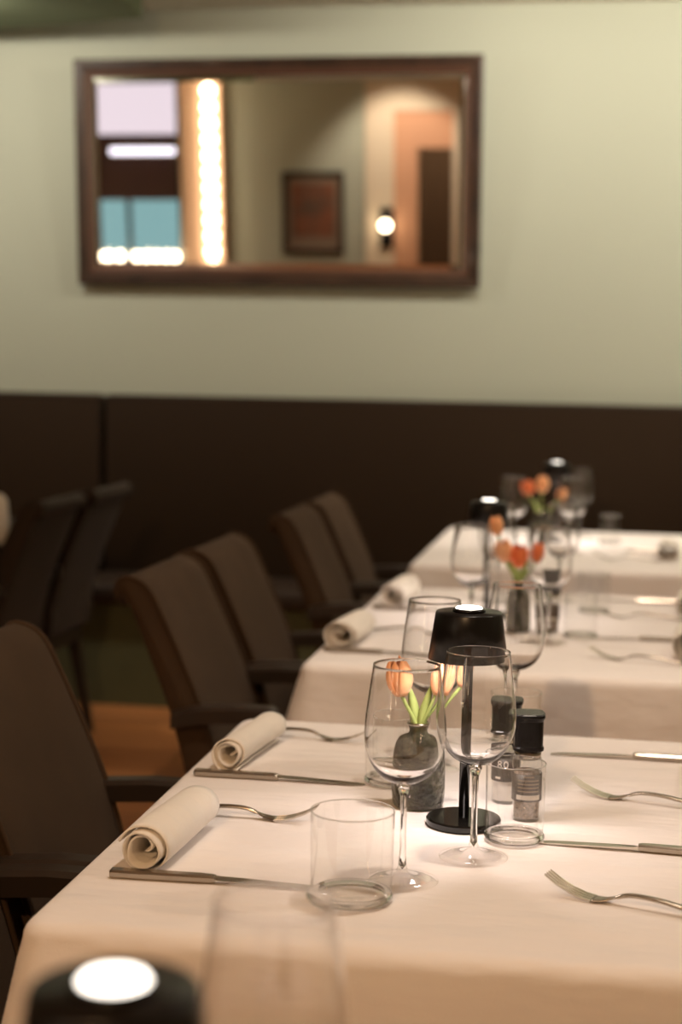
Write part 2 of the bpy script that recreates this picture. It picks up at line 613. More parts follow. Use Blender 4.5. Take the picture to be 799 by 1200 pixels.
def make_table(y0, y1, label):
    cx, cy = (TX0 + TX1) / 2, (y0 + y1) / 2
    t = empty('dining_table', (cx, cy, 0))
    tag(t, label, 'table', 'cloth covered dining tables in a row')
    w, l = (TX1 - TX0) / 2 - 0.022, (y1 - y0) / 2 - 0.022
    box('tabletop', (-w, -l, TZ - 0.036), (w, l, TZ - 0.002), M_TABLEWOOD, t, 0.012)
    for s in (-1, 1):
        box('pedestal_post', (-0.04, s * l * 0.42 - 0.04, 0.04), (0.04, s * l * 0.42 + 0.04, TZ - 0.036), M_DARKWOOD, t, 0.004)
        box('pedestal_foot', (-0.26, s * l * 0.42 - 0.045, 0.0), (0.26, s * l * 0.42 + 0.045, 0.04), M_DARKWOOD, t, 0.006)
    return t


def make_cloth(y0, y1, label, drop=0.235, seed=0):
    rnd = random.Random(seed)
    cx, cy = (TX0 + TX1) / 2, (y0 + y1) / 2
    hw, hl, rc = (TX1 - TX0) / 2, (y1 - y0) / 2, 0.030
    pts = []                                            # outline: position, outward normal, corner weight, arc length
    N = 56
    for ci, (sx, sy, a0) in enumerate(((1, 1, 0), (-1, 1, PI / 2), (-1, -1, PI), (1, -1, 1.5 * PI))):
        c = Vector((sx * (hw - rc), sy * (hl - rc), 0))
        for k in range(9):
            a = a0 + PI / 2 * k / 8
            nrm = Vector((math.cos(a), math.sin(a), 0))
            pts.append((c + nrm * rc, nrm, 1.0))
        nx = ((-1, 1), (-1, -1), (1, -1), (1, 1))[ci]
        c2 = Vector((nx[0] * (hw - rc), nx[1] * (hl - rc), 0))
        nrm = Vector((math.cos(a0 + PI / 2), math.sin(a0 + PI / 2), 0))
        p0, p1 = c + nrm * rc, c2 + nrm * rc
        L = (p1 - p0).length
        for k in range(1, N):
            s = k / N
            dcor = min(s, 1 - s) * L
            pts.append((p0.lerp(p1, s), nrm, math.exp(-(dcor / 0.07) ** 2)))
    ph = [rnd.uniform(0, 6.28) for _ in range(3)]
    arc, acc = [], 0
    for i in range(len(pts)):
        if i:
            acc += (pts[i][0] - pts[i - 1][0]).length
        arc.append(acc)
    per = acc
    bm = bmesh.new()
    rings = []

    def ring(off, z, t):
        r = []
        for (p, nrm, cw), s in zip(pts, arc):
            q = 2 * PI * s / per
            wv = 0.5 * math.sin(13 * q + ph[0]) + 0.35 * math.sin(29 * q + ph[1]) + 0.2 * math.sin(47 * q + ph[2])
            o_ = off + t * (0.010 + 0.011 * wv) + cw * 0.045 * t
            r.append(bm.verts.new(Vector((p.x, p.y, z - 0.012 * t * wv * 0.5)) + nrm * o_))
        rings.append(r)
    cv = bm.verts.new((0, 0, 0))
    for f_in in (0.3, 0.6, 0.85):
        rings.append([bm.verts.new((p.x * f_in, p.y * f_in, 0)) for p, nrm, cw in pts])
    ring(-0.023, 0.0, 0)
    for k in range(1, 7):
        a = PI / 2 * k / 6
        ring(-0.021 + 0.021 * math.sin(a), -0.021 + 0.021 * math.cos(a), 0)
    for k in range(1, 11):
        t = k / 10
        ring(0.001, -0.021 - (drop - 0.021) * t, t)
    for a, b in zip(rings, rings[1:]):
        n = len(a)
        for k in range(n):
            bm.faces.new((a[k], a[(k + 1) % n], b[(k + 1) % n], b[k]))
    for k in range(len(pts)):
        bm.faces.new((rings[0][k], rings[0][(k + 1) % len(pts)], cv))
    o = bm_obj('tablecloth', bm, M_CLOTH, None, True)
    o.location = (cx, cy, TZ)
    return tag(o, label, 'tablecloth', 'white tablecloths on the row of tables')


TL = ['dining table under the blurred lamp nearest the camera',
      'dining table under white cloth carrying the sharp lamp and orange tulips',
      'second dining table behind the sharp lamp, under white cloth',
      'farthest dining table against the dark wall bench']
CL = ['white tablecloth under the blurred nearest lamp and blurred wine glass',
      'white linen tablecloth under the sharp lamp and the orange tulips',
      'white linen tablecloth on the second table, behind the sharp lamp',
      'white linen tablecloth on the farthest table, beside the dark bench']
for k, (a, b) in enumerate(TABLES):
    make_table(a, b, TL[k])
    make_cloth(a, b, CL[k], seed=k + 3)

# ------------------------------------------------------------------ upholstered armchairs


def make_chair(M_VELVET=M_VELVET):
    """faces +x; x = 0 is where the table edge stands"""
    t = empty('dining_armchair')
    W = 0.205
    path = smooth_prof([(-0.165, 0.40), (-0.183, 0.50), (-0.222, 0.64), (-0.262, 0.74), (-0.297, 0.82), (-0.318, 0.862), (-0.340, 0.876)], 5)
    n = len(path)
    outer, inner = [], []
    for i, p in enumerate(path):
        tg = (path[min(i + 1, n - 1)] - path[max(i - 1, 0)]).normalized()
        nr = Vector((tg.y, -tg.x))                      # towards the sitter / up
        th = 0.012 * (1 - i / (n - 1)) + 0.024
        inner.append(p + nr * th)
        outer.append(p - nr * th)
    # rounded cap over the top
    e = path[-1]
    tg = (path[-1] - path[-2]).normalized()
    nr = Vector((tg.y, -tg.x))
    cap = [e + nr * 0.024 * math.cos(a) + tg * 0.024 * math.sin(a) for a in (PI * k / 6 for k in range(1, 6))]
    loop = inner + cap + outer[::-1]
    bm = bmesh.new()
    ys = [-W, -W + 0.004, -W + 0.014, -0.11, 0, 0.11, W - 0.014, W - 0.004, W]
    cen = sum(loop, Vector((0, 0))) / len(loop)
    secs = []
    for j, y in enumerate(ys):
        shr = {0: 0.010, 8: 0.010, 1: 0.003, 7: 0.003}.get(j, 0.0)
        row = []
        for i, q in enumerate(loop):
            a = loop[i - 1]
            b = loop[(i + 1) % len(loop)]
            tg2 = (b - a).normalized()
            nn = Vector((tg2.y, -tg2.x))
            if i >= len(inner) - 2 and i <= len(inner) + len(cap) + 1:
                pass
            qq = q - nn * shr * -1 if False else q + (-nn if (q - cen).dot(nn) > 0 else nn) * shr * 0.7
            if i < len(inner):                          # shallow vertical channels in the front face
                ch = 0.004 if j in (3, 5) else (0.0 if j in (4,) else 0.0)
                qq = qq - Vector((1, 0)) * ch
            row.append((qq.x, y, qq.y))
        secs.append(row)
    add_loft(bm, secs)
    bm_obj('backrest', bm, M_VELVET, t, True)
    for s in (-1, 1):
        tube('piping', [(p.x, s * (W - 0.003), p.y) for p in (inner + cap)], 0.0045, M_VELVET, t, 8)
    box('seat', (-0.165, -W + 0.004, 0.385), (0.15, W - 0.004, 0.475), M_VELVET, t, 0.025, 4, True)
    box('seat_rail', (-0.185, -W + 0.012, 0.335), (0.135, W - 0.012, 0.386), M_DARKWOOD, t, 0.004)
    for s in (-1, 1):
        y = s * (W + 0.004)
        bm = bmesh.new()
        secs = []
        for x, z, hh in ((-0.245, 0.628, 0.016), (-0.20, 0.640, 0.017), (-0.12, 0.646, 0.017), (-0.05, 0.645, 0.017), (-0.040, 0.643, 0.013)):
            secs.append([(x, y - 0.020, z - hh), (x, y + 0.020, z - hh), (x, y + 0.020, z + hh * 0.6), (x, y + 0.014, z + hh), (x, y - 0.014, z + hh), (x, y - 0.020, z + hh * 0.6)])
        add_loft(bm, secs)
        bm_obj('armrest', bm, M_DARKWOOD, t)
        bm = bmesh.new()
        secs = []
        for x, z in ((-0.105, 0.36), (-0.10, 0.50), (-0.085, 0.58), (-0.065, 0.634)):
            secs.append([(x - 0.016, y - 0.014, z), (x + 0.016, y - 0.014, z), (x + 0.016, y + 0.014, z), (x - 0.016, y + 0.014, z)])
        add_loft(bm, secs)
        bm_obj('arm_post', bm, M_DARKWOOD, t)
        for x0, x1 in ((0.11, 0.115), (-0.16, -0.22)):
            bm = bmesh.new()
            add_loft(bm, [[(x + a * w, s * (W - 0.035) + b * w, z) for a, b in ((-1, -1), (1, -1), (1, 1), (-1, 1))] for x, z, w in ((x1, 0.0, 0.013), (x0, 0.34, 0.02))])
            bm_obj('leg', bm, M_DARKWOOD, t)
    return t


CHAIR = Kind(make_chair, 'chair', 'brown velvet armchairs along the left of the tables')
for y, lab in ((1.70, 'brown velvet armchair at lower left, only dark arm and seat showing'),
               (2.165, 'brown velvet armchair by the pair of sharp napkin rolls, back cut by picture edge'),
               (3.15, 'brown velvet armchair at the near end of the second table'),
               (3.63, 'brown velvet armchair at the far end of the second table'),
               (4.56, 'blurred brown velvet armchair at near end of the farthest table'),
               (5.04, 'most blurred brown velvet armchair, at far end of farthest table')):
    CHAIR.put(TX0, y, 0, lab)
M_VELVET_SHADE = mat('velvet_in_shade', (0.030, 0.018, 0.010), 0.7, bump=(160, 0.2, 0.003), sheen=0.05, spec=0.3)  # chair velvet with the shade of the dim left side put into its colour
CHAIR2 = Kind(lambda: make_chair(M_VELVET_SHADE), 'chair', 'dark blurred armchairs of the neighbouring table')
for y, lab in ((4.74, 'dark armchair seen from behind at far left, left of its twin'),
               (5.24, 'dark armchair seen from behind below seam of the bench back')):
    CHAIR2.put(-2.02, y, 0, lab, PI)

# neighbouring bare table at the left edge
nt_ = empty('side_table', (-2.36, 4.95, 0))
tag(nt_, 'dark bare wooden table at left edge behind the dark armchairs', 'table')
box('tabletop', (-0.36, -0.58, 0.715), (0.53, 0.58, 0.75), M_DARKWOOD, nt_, 0.005)
box('pedestal_post', (-0.05, -0.05, 0.03), (0.05, 0.05, 0.715), M_DARKWOOD, nt_, 0.004)
box('pedestal_foot', (-0.14, -0.14, 0.0), (0.14, 0.14, 0.03), M_DARKWOOD, nt_, 0.006)
# upright folded napkin
bm = bmesh.new()
secs = []
for k in range(9):
    z = 0.155 * k / 8
    w, d = 0.075 - 0.012 * (k / 8) ** 2, 0.04 - 0.015 * (k / 8)
    if k == 8:
        w, d = w * 0.8, d * 0.6
    secs.append([(w * math.cos(a) + 0.004 * math.sin(5 * a), d * math.sin(a) + 0.004 * math.cos(7 * a), z) for a in (2 * PI * j / 24 for j in range(24))])
add_loft(bm, secs)
o = bm_obj('folded_napkin', bm, M_NAPKIN, None, True)
o.location = (-1.905, 4.70, 0.75)
o.rotation_euler = (0, 0, 0.4)
tag(o, 'cream folded napkin standing on the dark table at left edge', 'napkin')

# ------------------------------------------------------------------ table lamps


def make_lamp():
    t = empty('table_lamp')
    lathe('base', [(0, 0), (0.044, 0), (0.046, 0.002), (0.046, 0.008), (0.0445, 0.010), (0, 0.010)], M_BLACKGLOSS, t, 64, smooth=False)
    lathe('pole', [(0, 0.010), (0.0065, 0.010), (0.0065, 0.246), (0, 0.246)], M_BLACKGLOSS, t, 24)
    lathe('shade', [(0.0475, 0.206), (0.0485, 0.206), (0.0405, 0.262), (0.0395, 0.2640), (0.0, 0.2640), (0, 0.2625), (0.0385, 0.2620), (0.0475, 0.206)], M_BLACK, t, 64)
    lathe('touch_cap', [(0, 0.264), (0.020, 0.264), (0.020, 0.2665), (0.0185, 0.268), (0, 0.268)], M_BLACKPLASTIC, t, 40)
    lathe('top_light', [(0, 0.2682), (0.0165, 0.2682), (0.0150, 0.2700), (0, 0.2705)], M_GLOW, t, 40)
    lathe('diffuser', [(0, 0.2420), (0.034, 0.2420), (0.034, 0.2450), (0, 0.2450)], M_GLOWIN, t, 40)
    d = bpy.data.lights.new('lamp_light', 'SPOT')
    d.energy = 3.6
    d.spot_size = math.radians(150)
    d.spot_blend = 0.5
    d.shadow_soft_size = 0.03
    d.color = (1.0, 0.86, 0.80)
    o = bpy.data.objects.new('lamp_light', d)
    COL.objects.link(o)
    o.location = (0.0, 0, 0.236)
    o.parent = t
    return t


LAMP = Kind(make_lamp, 'lamp', 'black cordless table lamps, one per table')
LAMP.put(-0.160, 1.921, TZ, 'black table lamp in sharp focus between tulips and pepper grinder')
LAMP.put(-0.217, 0.690, TZ, 'blurred black table lamp nearest the camera, only its glowing top showing')
LAMP.put(-0.262, 3.620, TZ, 'black table lamp on the second table, shade above a wine glass')
LAMP.put(-0.165, 5.330, TZ, 'tiny blurred black table lamp on the farthest table')

# ------------------------------------------------------------------ glassware


def make_wine():
    t = empty('wine_glass')
    lathe('foot', [(0.0385, 0.0), (0.0397, 0.0003), (0.040, 0.0012), (0.030, 0.0026), (0.014, 0.0046), (0.0065, 0.010), (0.0044, 0.018)], M_FOOT, t, 56)
    lathe('stem', [(0, 0.012), (0.0044, 0.018), (0.0036, 0.035), (0.0034, 0.070), (0.0040, 0.094), (0.0065, 0.102), (0.0075, 0.1035), (0, 0.1045)], M_SOLID, t, 32)
    pr = smooth_prof([(0.0, 0.1085), (0.016, 0.1105), (0.031, 0.121), (0.041, 0.139), (0.0445, 0.158), (0.0432, 0.182), (0.0395, 0.212), (0.0362, 0.238)], 6)
    inn = []
    for p in reversed(pr):
        k = max(0.0, 1 - (p.y - 0.1085) / 0.035)
        inn.append((max(p.x - 0.0007 - 0.0012 * k * k, 0), p.y + 0.0038 * k * k))
    inn[-1] = (0, inn[-1][1])
    top = pr[-1]
    lip = [(top.x + 0.0002, top.y + 0.0005), (top.x - 0.0002, top.y + 0.0009), (top.x - 0.0007, top.y + 0.0006)]
    lathe('bowl', [(0, 0.1040), (0.008, 0.1056)] + [(p.x, p.y) for p in pr[3:]] + lip + inn, M_SOLID, t, 64)
    return t


def tumbler_maker(r, h):
    def f():
        t = empty('water_tumbler')
        lathe('base', [(0, 0.001), (r * 0.80, 0.001), (r * 0.84, 0.004), (r * 0.80, 0.0105), (r * 0.5, 0.0085), (0, 0.0080)], M_FOOT, t, 56)
        bm = bmesh.new()
        add_lathe(bm, [(r * 0.90 + 0.0042 * math.cos(a), 0.0062 + 0.0042 * math.sin(a)) for a in (2 * PI * k / 10 for k in range(10))], 64, closed=True)
        bm_obj('base_ring', bm, M_SOLID, t, True)
        lathe('wall', [(r * 0.955, 0.0085), (r * 0.975, 0.02), (r * 0.985, 0.05), (r, h)], M_TUMB, t, 64)
        bm = bmesh.new()
        add_lathe(bm, [(r - 0.0004 + 0.0008 * math.cos(a), h + 0.0008 * math.sin(a)) for a in (2 * PI * k / 8 for k in range(8))], 64, closed=True)
        bm_obj('rim', bm, M_SOLID, t, True)
        return t
    return f


WINE = Kind(make_wine, 'wine glass', 'stemmed wine glasses on the row of tables')
TUMB = Kind(tumbler_maker(0.0355, 0.094), 'tumbler', 'water tumblers on the row of tables')
WINE.put(-0.137, 1.791, TZ, 'sharp empty wine glass standing in front of the lamp pole')
WINE.put(-0.206, 1.688, TZ, 'sharp wine glass in front of the tulip vase, left of the lamp')
WINE.put(-0.230, 2.190, TZ, 'wine glass behind the lamp shade, left one of that pair')
WINE.put(-0.128, 2.395, TZ, 'wine glass behind the lamp shade, right one of that pair')
WINE.put(-0.185, 0.900, TZ, 'large blurred wine glass in the foreground, right of the glowing lamp top')
WINE.put(-0.273, 3.327, TZ, 'blurred wine glass right below the second lamp shade')
WINE.put(-0.110, 3.312, TZ, 'blurred wine glass right of the red tulips')
WINE.put(-0.255, 3.860, TZ, 'blurred wine glass at the far end of second table, behind its lamp')
WINE.put(-0.105, 3.930, TZ, 'blurred wine glass at far end of second table, right of the lamp')
WINE.put(-0.285, 4.960, TZ, 'blurred wine glass on the farthest table, nearest its left edge')
WINE.put(-0.105, 5.020, TZ, 'blurred wine glass on farthest table, just right of its tulips')
WINE.put(-0.085, 5.560, TZ, 'tall blurred wine glass at back right of the farthest table lamp')
t = tumbler_maker(0.044, 0.096)()
t.location = (-0.250, 1.612, TZ)
tag(t, 'wide clear tumbler in front, left of the sharp wine glasses', 'tumbler', 'water tumblers on the row of tables')
TUMB.put(-0.095, 1.868, TZ, 'clear tumbler in front of the pepper grinder, right of the lamp base')
TUMB.put(-0.274, 2.095, TZ, 'clear tumbler behind the left wine glass, beside the vase')
TUMB.put(-0.118, 2.295, TZ, 'clear tumbler behind the salt and pepper grinders')
TUMB.put(-0.045, 3.390, TZ, 'blurred clear tumbler right of wine glass on the second table')
TUMB.put(-0.020, 3.760, TZ, 'blurred clear tumbler toward the far end of second table')
TUMB.put(0.015, 5.350, TZ, 'blurred clear tumbler on farthest table, right of its glasses')

# ------------------------------------------------------------------ tulips in smoked vases


def make_vase():
    prof = smooth_prof([(0.026, 0.0), (0.032, 0.004), (0.034, 0.025), (0.0335, 0.055), (0.0315, 0.078), (0.026, 0.089), (0.015, 0.094), (0.0125, 0.099), (0.0145, 0.105), (0.0155, 0.108)], 4)
    out = [(p.x, p.y) for p in prof]
    inn = [(max(p.x - 0.0028, 0.004), max(p.y, 0.006)) for p in reversed(prof)]
    bm = bmesh.new()
    add_lathe(bm, [(0, 0.0)] + out + [(0.0145, 0.1095)] + inn + [(0, 0.006)], 48)
    me_o = bm_obj('flower_vase', bm, M_VASE, None, True)
    bm = bmesh.new()
    add_lathe(bm, [(0.0135 + 0.0025 * math.cos(a), 0.1075 + 0.0022 * math.sin(a)) for a in (2 * PI * k / 8 for k in range(8))], 40, closed=True)
    bm_obj('silver_rim', bm, M_STEEL, me_o, True)
    return me_o


VASE = Kind(make_vase, 'vase', 'smoked glass tulip vases, one per table')
VASE.put(-0.225, 1.992, TZ, 'small smoked glass vase holding three pale orange tulips')
VASE.put(-0.180, 3.440, TZ, 'small smoked glass vase with red tulips on the second table')
VASE.put(-0.215, 5.230, TZ, 'small blurred vase with orange tulips on the farthest table')


def petal_bm(h, w, r, ang, open_):
    """one cupped petal: narrow foot, belly, tip curling in"""
    bm = bmesh.new()
    nu, nv = 7, 9
    grid = []
    for i in range(nv):
        v = i / (nv - 1)
        rad = r * (0.28 + 1.55 * math.sin(PI * min(1, (v * 0.92 + 0.04))) ** 0.75 * 0.48 + open_ * v)
        half = w * (math.sin(PI * (0.08 + 0.92 * v) ** 0.85) ** 0.6) if v < 0.999 else 0.0006
        row = []
        for j in range(nu):
            u = j / (nu - 1) * 2 - 1
            a = ang + u * half / max(rad, 0.004)
            rr = rad - 0.0008 * (1 - u * u) * -1
            z = h * v - 0.10 * h * u * u * v
            row.append(bm.verts.new((rr * math.cos(a), rr * math.sin(a), z)))
        grid.append(row)
    for i in range(nv - 1):
        for j in range(nu - 1):
            bm.faces.new((grid[i][j], grid[i][j + 1], grid[i + 1][j + 1], grid[i + 1][j]))
    return bm


def tulip(vx, vy, hx, hy, hz, label, pm, h=0.047, r=0.0155, group=None, open_=0.0, rot=0.0, leaf=None):
    """vx, vy: vase axis; head foot at (hx, hy, hz) in the world"""
    t = empty('tulip', (vx, vy, TZ + 0.008))
    tag(t, label, 'tulip', group)
    head = Vector((hx - vx, hy - vy, hz - TZ - 0.008))
    side = Vector((head.x, head.y, 0)) * 0.12
    side.z = 0
    sd = side.normalized() if side.length > 1e-5 else Vector((1, 0, 0))
    path = [Vector((-sd.x * 0.008, -sd.y * 0.008, 0.0)), Vector((sd.x * 0.002, sd.y * 0.002, 0.075)), Vector((sd.x * 0.006, sd.y * 0.006, 0.10)), head.lerp(Vector((sd.x * 0.006, sd.y * 0.006, 0.10)), 0.4), head]
    sp = smooth_prof(path, 5)
    tube('stem', sp, [0.0026] * len(sp), M_STEM, t, 8)
    dirn = (sp[-1] - sp[-3]).normalized()
    q = Vector((0, 0, 1)).rotation_difference((dirn + Vector((0, 0, 2.2))).normalized())
    for k in range(6):
        ring = k % 2
        bm = petal_bm(h * (1.0 if ring else 0.96), 0.0125 * r / 0.0155, r * (1.0 if ring else 0.9), rot + k * PI / 3, open_)
        o = bm_obj('petal', bm, pm, t, True, recalc=False)
        o.modifiers.new('thickness', 'SOLIDIFY').thickness = 0.0007
        o.location = head
        o.rotation_mode = 'QUATERNION'
        o.rotation_quaternion = q
    if leaf:
        bm = bmesh.new()
        lx, ly, lz = leaf
        secs = []
        n = 9
        for i in range(n):
            s = i / (n - 1)
            c = Vector((lx * s ** 1.4 + sd.x * 0.003, ly * s ** 1.4 + sd.y * 0.003, 0.09 + (lz - 0.09) * s))
            w = 0.0075 * math.sin(PI * (0.2 + 0.8 * s)) + 0.0004
            ax = Vector((math.cos(0.3), math.sin(0.3), 0))
            nn = Vector((0, 0.001, 0))
            secs.append([c - ax * w - nn, c + nn * -2.5, c + ax * w - nn, c + ax * w * 0.5 + nn * 1.2, c + nn * 0.2, c - ax * w * 0.5 + nn * 1.2])
        add_loft(bm, secs)
        bm_obj('leaf', bm, M_STEM, t, True)
    return t


G = 'tulips in the sharp vase'
tulip(-0.225, 1.992, -0.2475, 1.975, 0.896, 'plump orange tulip head, left of the two others in sharp vase', M_PETAL, 0.050, 0.0185, G, 0.0, 0.3, (-0.012, 0.0, 0.150))
tulip(-0.225, 1.992, -0.1985, 1.985, 0.898, 'slim peach tulip in the middle of the sharp vase trio', M_PETAL_PALE, 0.044, 0.0115, G, 0.0, 0.9, (0.018, 0.0, 0.155))
tulip(-0.225, 1.992, -0.1760, 2.005, 0.905, 'slim pale peach tulip nearest the sharp lamp pole', M_PETAL_PALE, 0.046, 0.0110, G, 0.0, 0.1)
G = 'tulips on the second table'
tulip(-0.180, 3.440, -0.2080, 3.40, 0.905, 'pale orange tulip left in the second table vase', M_PETAL_PALE, 0.050, 0.019, G, 0.1, 0.3, (-0.02, 0, 0.15))
tulip(-0.180, 3.440, -0.1800, 3.40, 0.895, 'red tulip in middle of the second table vase', M_PETAL_RED, 0.050, 0.018, G, 0.2, 0.8, (0.02, 0, 0.15))
tulip(-0.180, 3.440, -0.1480, 3.45, 0.900, 'orange red tulip leaning right in second table vase', M_PETAL_RED, 0.046, 0.016, G, 0.1, 0.2)
tulip(-0.180, 3.440, -0.2300, 3.46, 0.955, 'tall orange red tulip leaning left in second table vase', M_PETAL, 0.044, 0.014, G, 0.1, 0.2)
G = 'tulips on the farthest table'
tulip(-0.215, 5.230, -0.2500, 5.22, 0.915, 'red tulip at left in the farthest table vase', M_PETAL_RED, 0.050, 0.020, G, 0.1, 0.3, (-0.02, 0, 0.15))
tulip(-0.215, 5.230, -0.2080, 5.22, 0.925, 'bright orange tulip in middle of the farthest vase', M_PETAL, 0.056, 0.022, G, 0.0, 0.8)
tulip(-0.215, 5.230, -0.1500, 5.24, 0.900, 'small orange tulip leaning right in the farthest vase', M_PETAL, 0.044, 0.016, G, 0.0, 0.8)

# ------------------------------------------------------------------ salt and pepper grinders


def grinder(x, y, fill, label, name, rz, pepper):
    t = empty(name, (x, y, TZ), rz)
    tag(t, label, 'grinder', 'salt and pepper grinders')
    R = 0.0178
    lathe('body', [(0, 0.0), (R * 0.92, 0.0), (R, 0.003), (R, 0.064), (R * 1.06, 0.070), (R * 1.04, 0.076), (R * 0.9, 0.082), (R * 0.86, 0.088)], M_TUMB, t, 40)
    lathe('filling', [(0, 0.004), (R * 0.88, 0.004), (R * 0.90, 0.062 if pepper else 0.050), (0, 0.064 if pepper else 0.052)], fill, t, 32)
    lathe('collar', [(R * 0.80, 0.078), (R * 0.93, 0.078), (R * 0.95, 0.088), (R * 0.80, 0.0885)], M_STEELD, t, 40)
    bm = bmesh.new()
    secs = []
    for z, w in ((0.0885, 0.0175), (0.0900, 0.0195), (0.0925, 0.0195), (0.0945, 0.0182), (0.126, 0.0186), (0.131, 0.0205), (0.134, 0.0205), (0.1355, 0.0190)):
        s = []
        for k in range(32):
            a = 2 * PI * k / 32
            ca, sa = math.cos(a), math.sin(a)
            e = 0.55
            s.append((w * math.copysign(abs(ca) ** e, ca), w * math.copysign(abs(sa) ** e, sa), z))
        secs.append(s)
    add_loft(bm, secs)
    cap = bm_obj('cap', bm, M_BLACKPLASTIC, t)
    L = lathe('paper_label', [(R + 0.0006, 0.030 if not pepper else 0.026), (R + 0.0009, 0.030 if not pepper else 0.026), (R + 0.0009, 0.060), (R + 0.0006, 0.060)], M_LABEL, t, 48, closed=True)
    # printed marks as thin raised ink
    bm = bmesh.new()

    def patch(a0, a1, z0, z1, rr=R + 0.0012):
        n = 10
        lo = [bm.verts.new((rr * math.cos(a0 + (a1 - a0) * k / n), rr * math.sin(a0 + (a1 - a0) * k / n), z0)) for k in range(n + 1)]
        hi = [bm.verts.new((rr * math.cos(a0 + (a1 - a0) * k / n), rr * math.sin(a0 + (a1 - a0) * k / n), z1)) for k in range(n + 1)]
        for k in range(n):
            bm.faces.new((lo[k], lo[k + 1], hi[k + 1], hi[k]))
    f = -PI / 2 + 0.05
    if pepper:
        patch(f - 0.85, f + 0.85, 0.0285, 0.0345)
        bm_obj('white_band', bm, M_LABELW, L)
        bm = bmesh.new()
        for k in range(4):
            patch(f - 0.75, f + 0.75, 0.0385 + 0.0045 * k, 0.0400 + 0.0045 * k)
        patch(f - 0.35, f + 0.35, 0.0565, 0.0585)
        bm_obj('print_lines', bm, M_LABELT, L)
    else:
        def ringmark(ac, zc, ra, rz_):
            n = 18
            rr = R + 0.0012
            for k in range(n):
                a0, a1 = 2 * PI * k / n, 2 * PI * (k + 1) / n
                q = []
                for sc, a in ((1, a0), (1, a1), (0.62, a1), (0.62, a0)):
                    aa = ac + ra * sc * math.cos(a) / rr
                    q.append(bm.verts.new((rr * math.cos(aa), rr * math.sin(aa), zc + rz_ * sc * math.sin(a))))
                bm.faces.new(q)
        ringmark(f - 0.42, 0.0550, 0.0026, 0.0024)       # the 8
        ringmark(f - 0.42, 0.0505, 0.0029, 0.0026)
        ringmark(f + 0.02, 0.0527, 0.0032, 0.0050)       # the 0
        bm_obj('number_print', bm, M_LABELW, L)
        bm = bmesh.new()
        patch(f - 0.75, f - 0.35, 0.0335, 0.0362)
        bm_obj('print_lines', bm, M_LABELW, L)
    return t


grinder(-0.086, 1.963, M_PEPPER, 'pepper grinder with black square cap and banded dark label', 'pepper_grinder', 0.12, True)
grinder(-0.117, 2.040, M_SALT, 'salt grinder with black cap and number label, left behind pepper grinder', 'salt_grinder', 0.0, False)
g_ = grinder(-0.110, 3.440, M_PEPPER, 'blurred pepper grinder on the second table behind its wine glass', 'pepper_grinder', 0.1, True)
g_['group'] = 'grinders on the second table'

# ------------------------------------------------------------------ cutlery


def make_fork():
    """local x runs from the handle end (0) to the tine tips (0.198), lying tines up"""
    t = empty('fork')
    cl = smooth_prof([(0.0, 0.0035), (0.035, 0.0075), (0.075, 0.0125), (0.105, 0.0125), (0.122, 0.0075), (0.134, 0.0035), (0.146, 0.0022)], 4)
    wd = [(0.0, 0.0046), (0.01, 0.0052), (0.06, 0.0044), (0.105, 0.0032), (0.122, 0.0034), (0.134, 0.0085), (0.146, 0.0112)]

    def W(x):
        for (x0, w0), (x1, w1) in zip(wd, wd[1:]):
            if x <= x1:
                return w0 + (w1 - w0) * (x - x0) / (x1 - x0)
        return wd[-1][1]
    bm = bmesh.new()
    secs = []
    for p in cl:
        w = W(p.x)
        h = 0.0021 if p.x < 0.12 else 0.0012
        secs.append([(p.x, -w, p.y - h * 0.3), (p.x, -w * 0.6, p.y - h), (p.x, w * 0.6, p.y - h), (p.x, w, p.y - h * 0.3), (p.x, w, p.y + h * 0.3), (p.x, w * 0.6, p.y + h), (p.x, -w * 0.6, p.y + h), (p.x, -w, p.y + h * 0.3)])
    add_loft(bm, secs)
    bm_obj('handle', bm, M_STEELD, t, True)
    for k in range(4):
        bm = bmesh.new()
        secs = []
        for x, z in ((0.1455, 0.0022), (0.157, 0.0036), (0.170, 0.0072), (0.184, 0.0132), (0.198, 0.0215)):
            y = (k - 1.5) * 0.0058
            w = 0.0018 - 0.0011 * (x - 0.1455) / 0.0525
            secs.append([(x, y - w, z - 0.0010), (x, y + w, z - 0.0010), (x, y + w, z + 0.0010), (x, y - w, z + 0.0010)])
        add_loft(bm, secs)
        bm_obj('tine', bm, M_STEEL, t)
    return t


def make_knife():
    t = empty('table_knife')
    bm = bmesh.new()
    secs = []
    for x, w, h in ((0.0, 0.0060, 0.0038), (0.002, 0.0072, 0.0046), (0.02, 0.0076, 0.0047), (0.10, 0.0066, 0.0045), (0.112, 0.0060, 0.0042), (0.116, 0.0056, 0.0034)):
        z = 0.0047
        secs.append([(x, -w, z - h * 0.5), (x, -w * 0.7, z - h), (x, w * 0.7, z - h), (x, w, z - h * 0.5), (x, w, z + h * 0.5), (x, w * 0.7, z + h), (x, -w * 0.7, z + h), (x, -w, z + h * 0.5)])
    add_loft(bm, secs)
    bm_obj('handle', bm, M_STEELD, t)
    bm = bmesh.new()
    secs = []
    for x, y0, y1, h in ((0.115, -0.005, 0.005, 0.0026), (0.122, -0.006, 0.0066, 0.0016), (0.15, -0.0072, 0.0078, 0.0011), (0.20, -0.0072, 0.0076, 0.0009), (0.222, -0.0058, 0.0070, 0.0008), (0.234, -0.0005, 0.0052, 0.0005)):
        z = 0.0045 - 0.0032 * max(0, (x - 0.13)) / 0.104
        secs.append([(x, y0, z - h * 0.2), (x, y1, z - h), (x, y1, z + h), (x, y0, z + h * 0.2)])
    add_loft(bm, secs)
    bm_obj('blade', bm, M_STEEL, t)
    return t


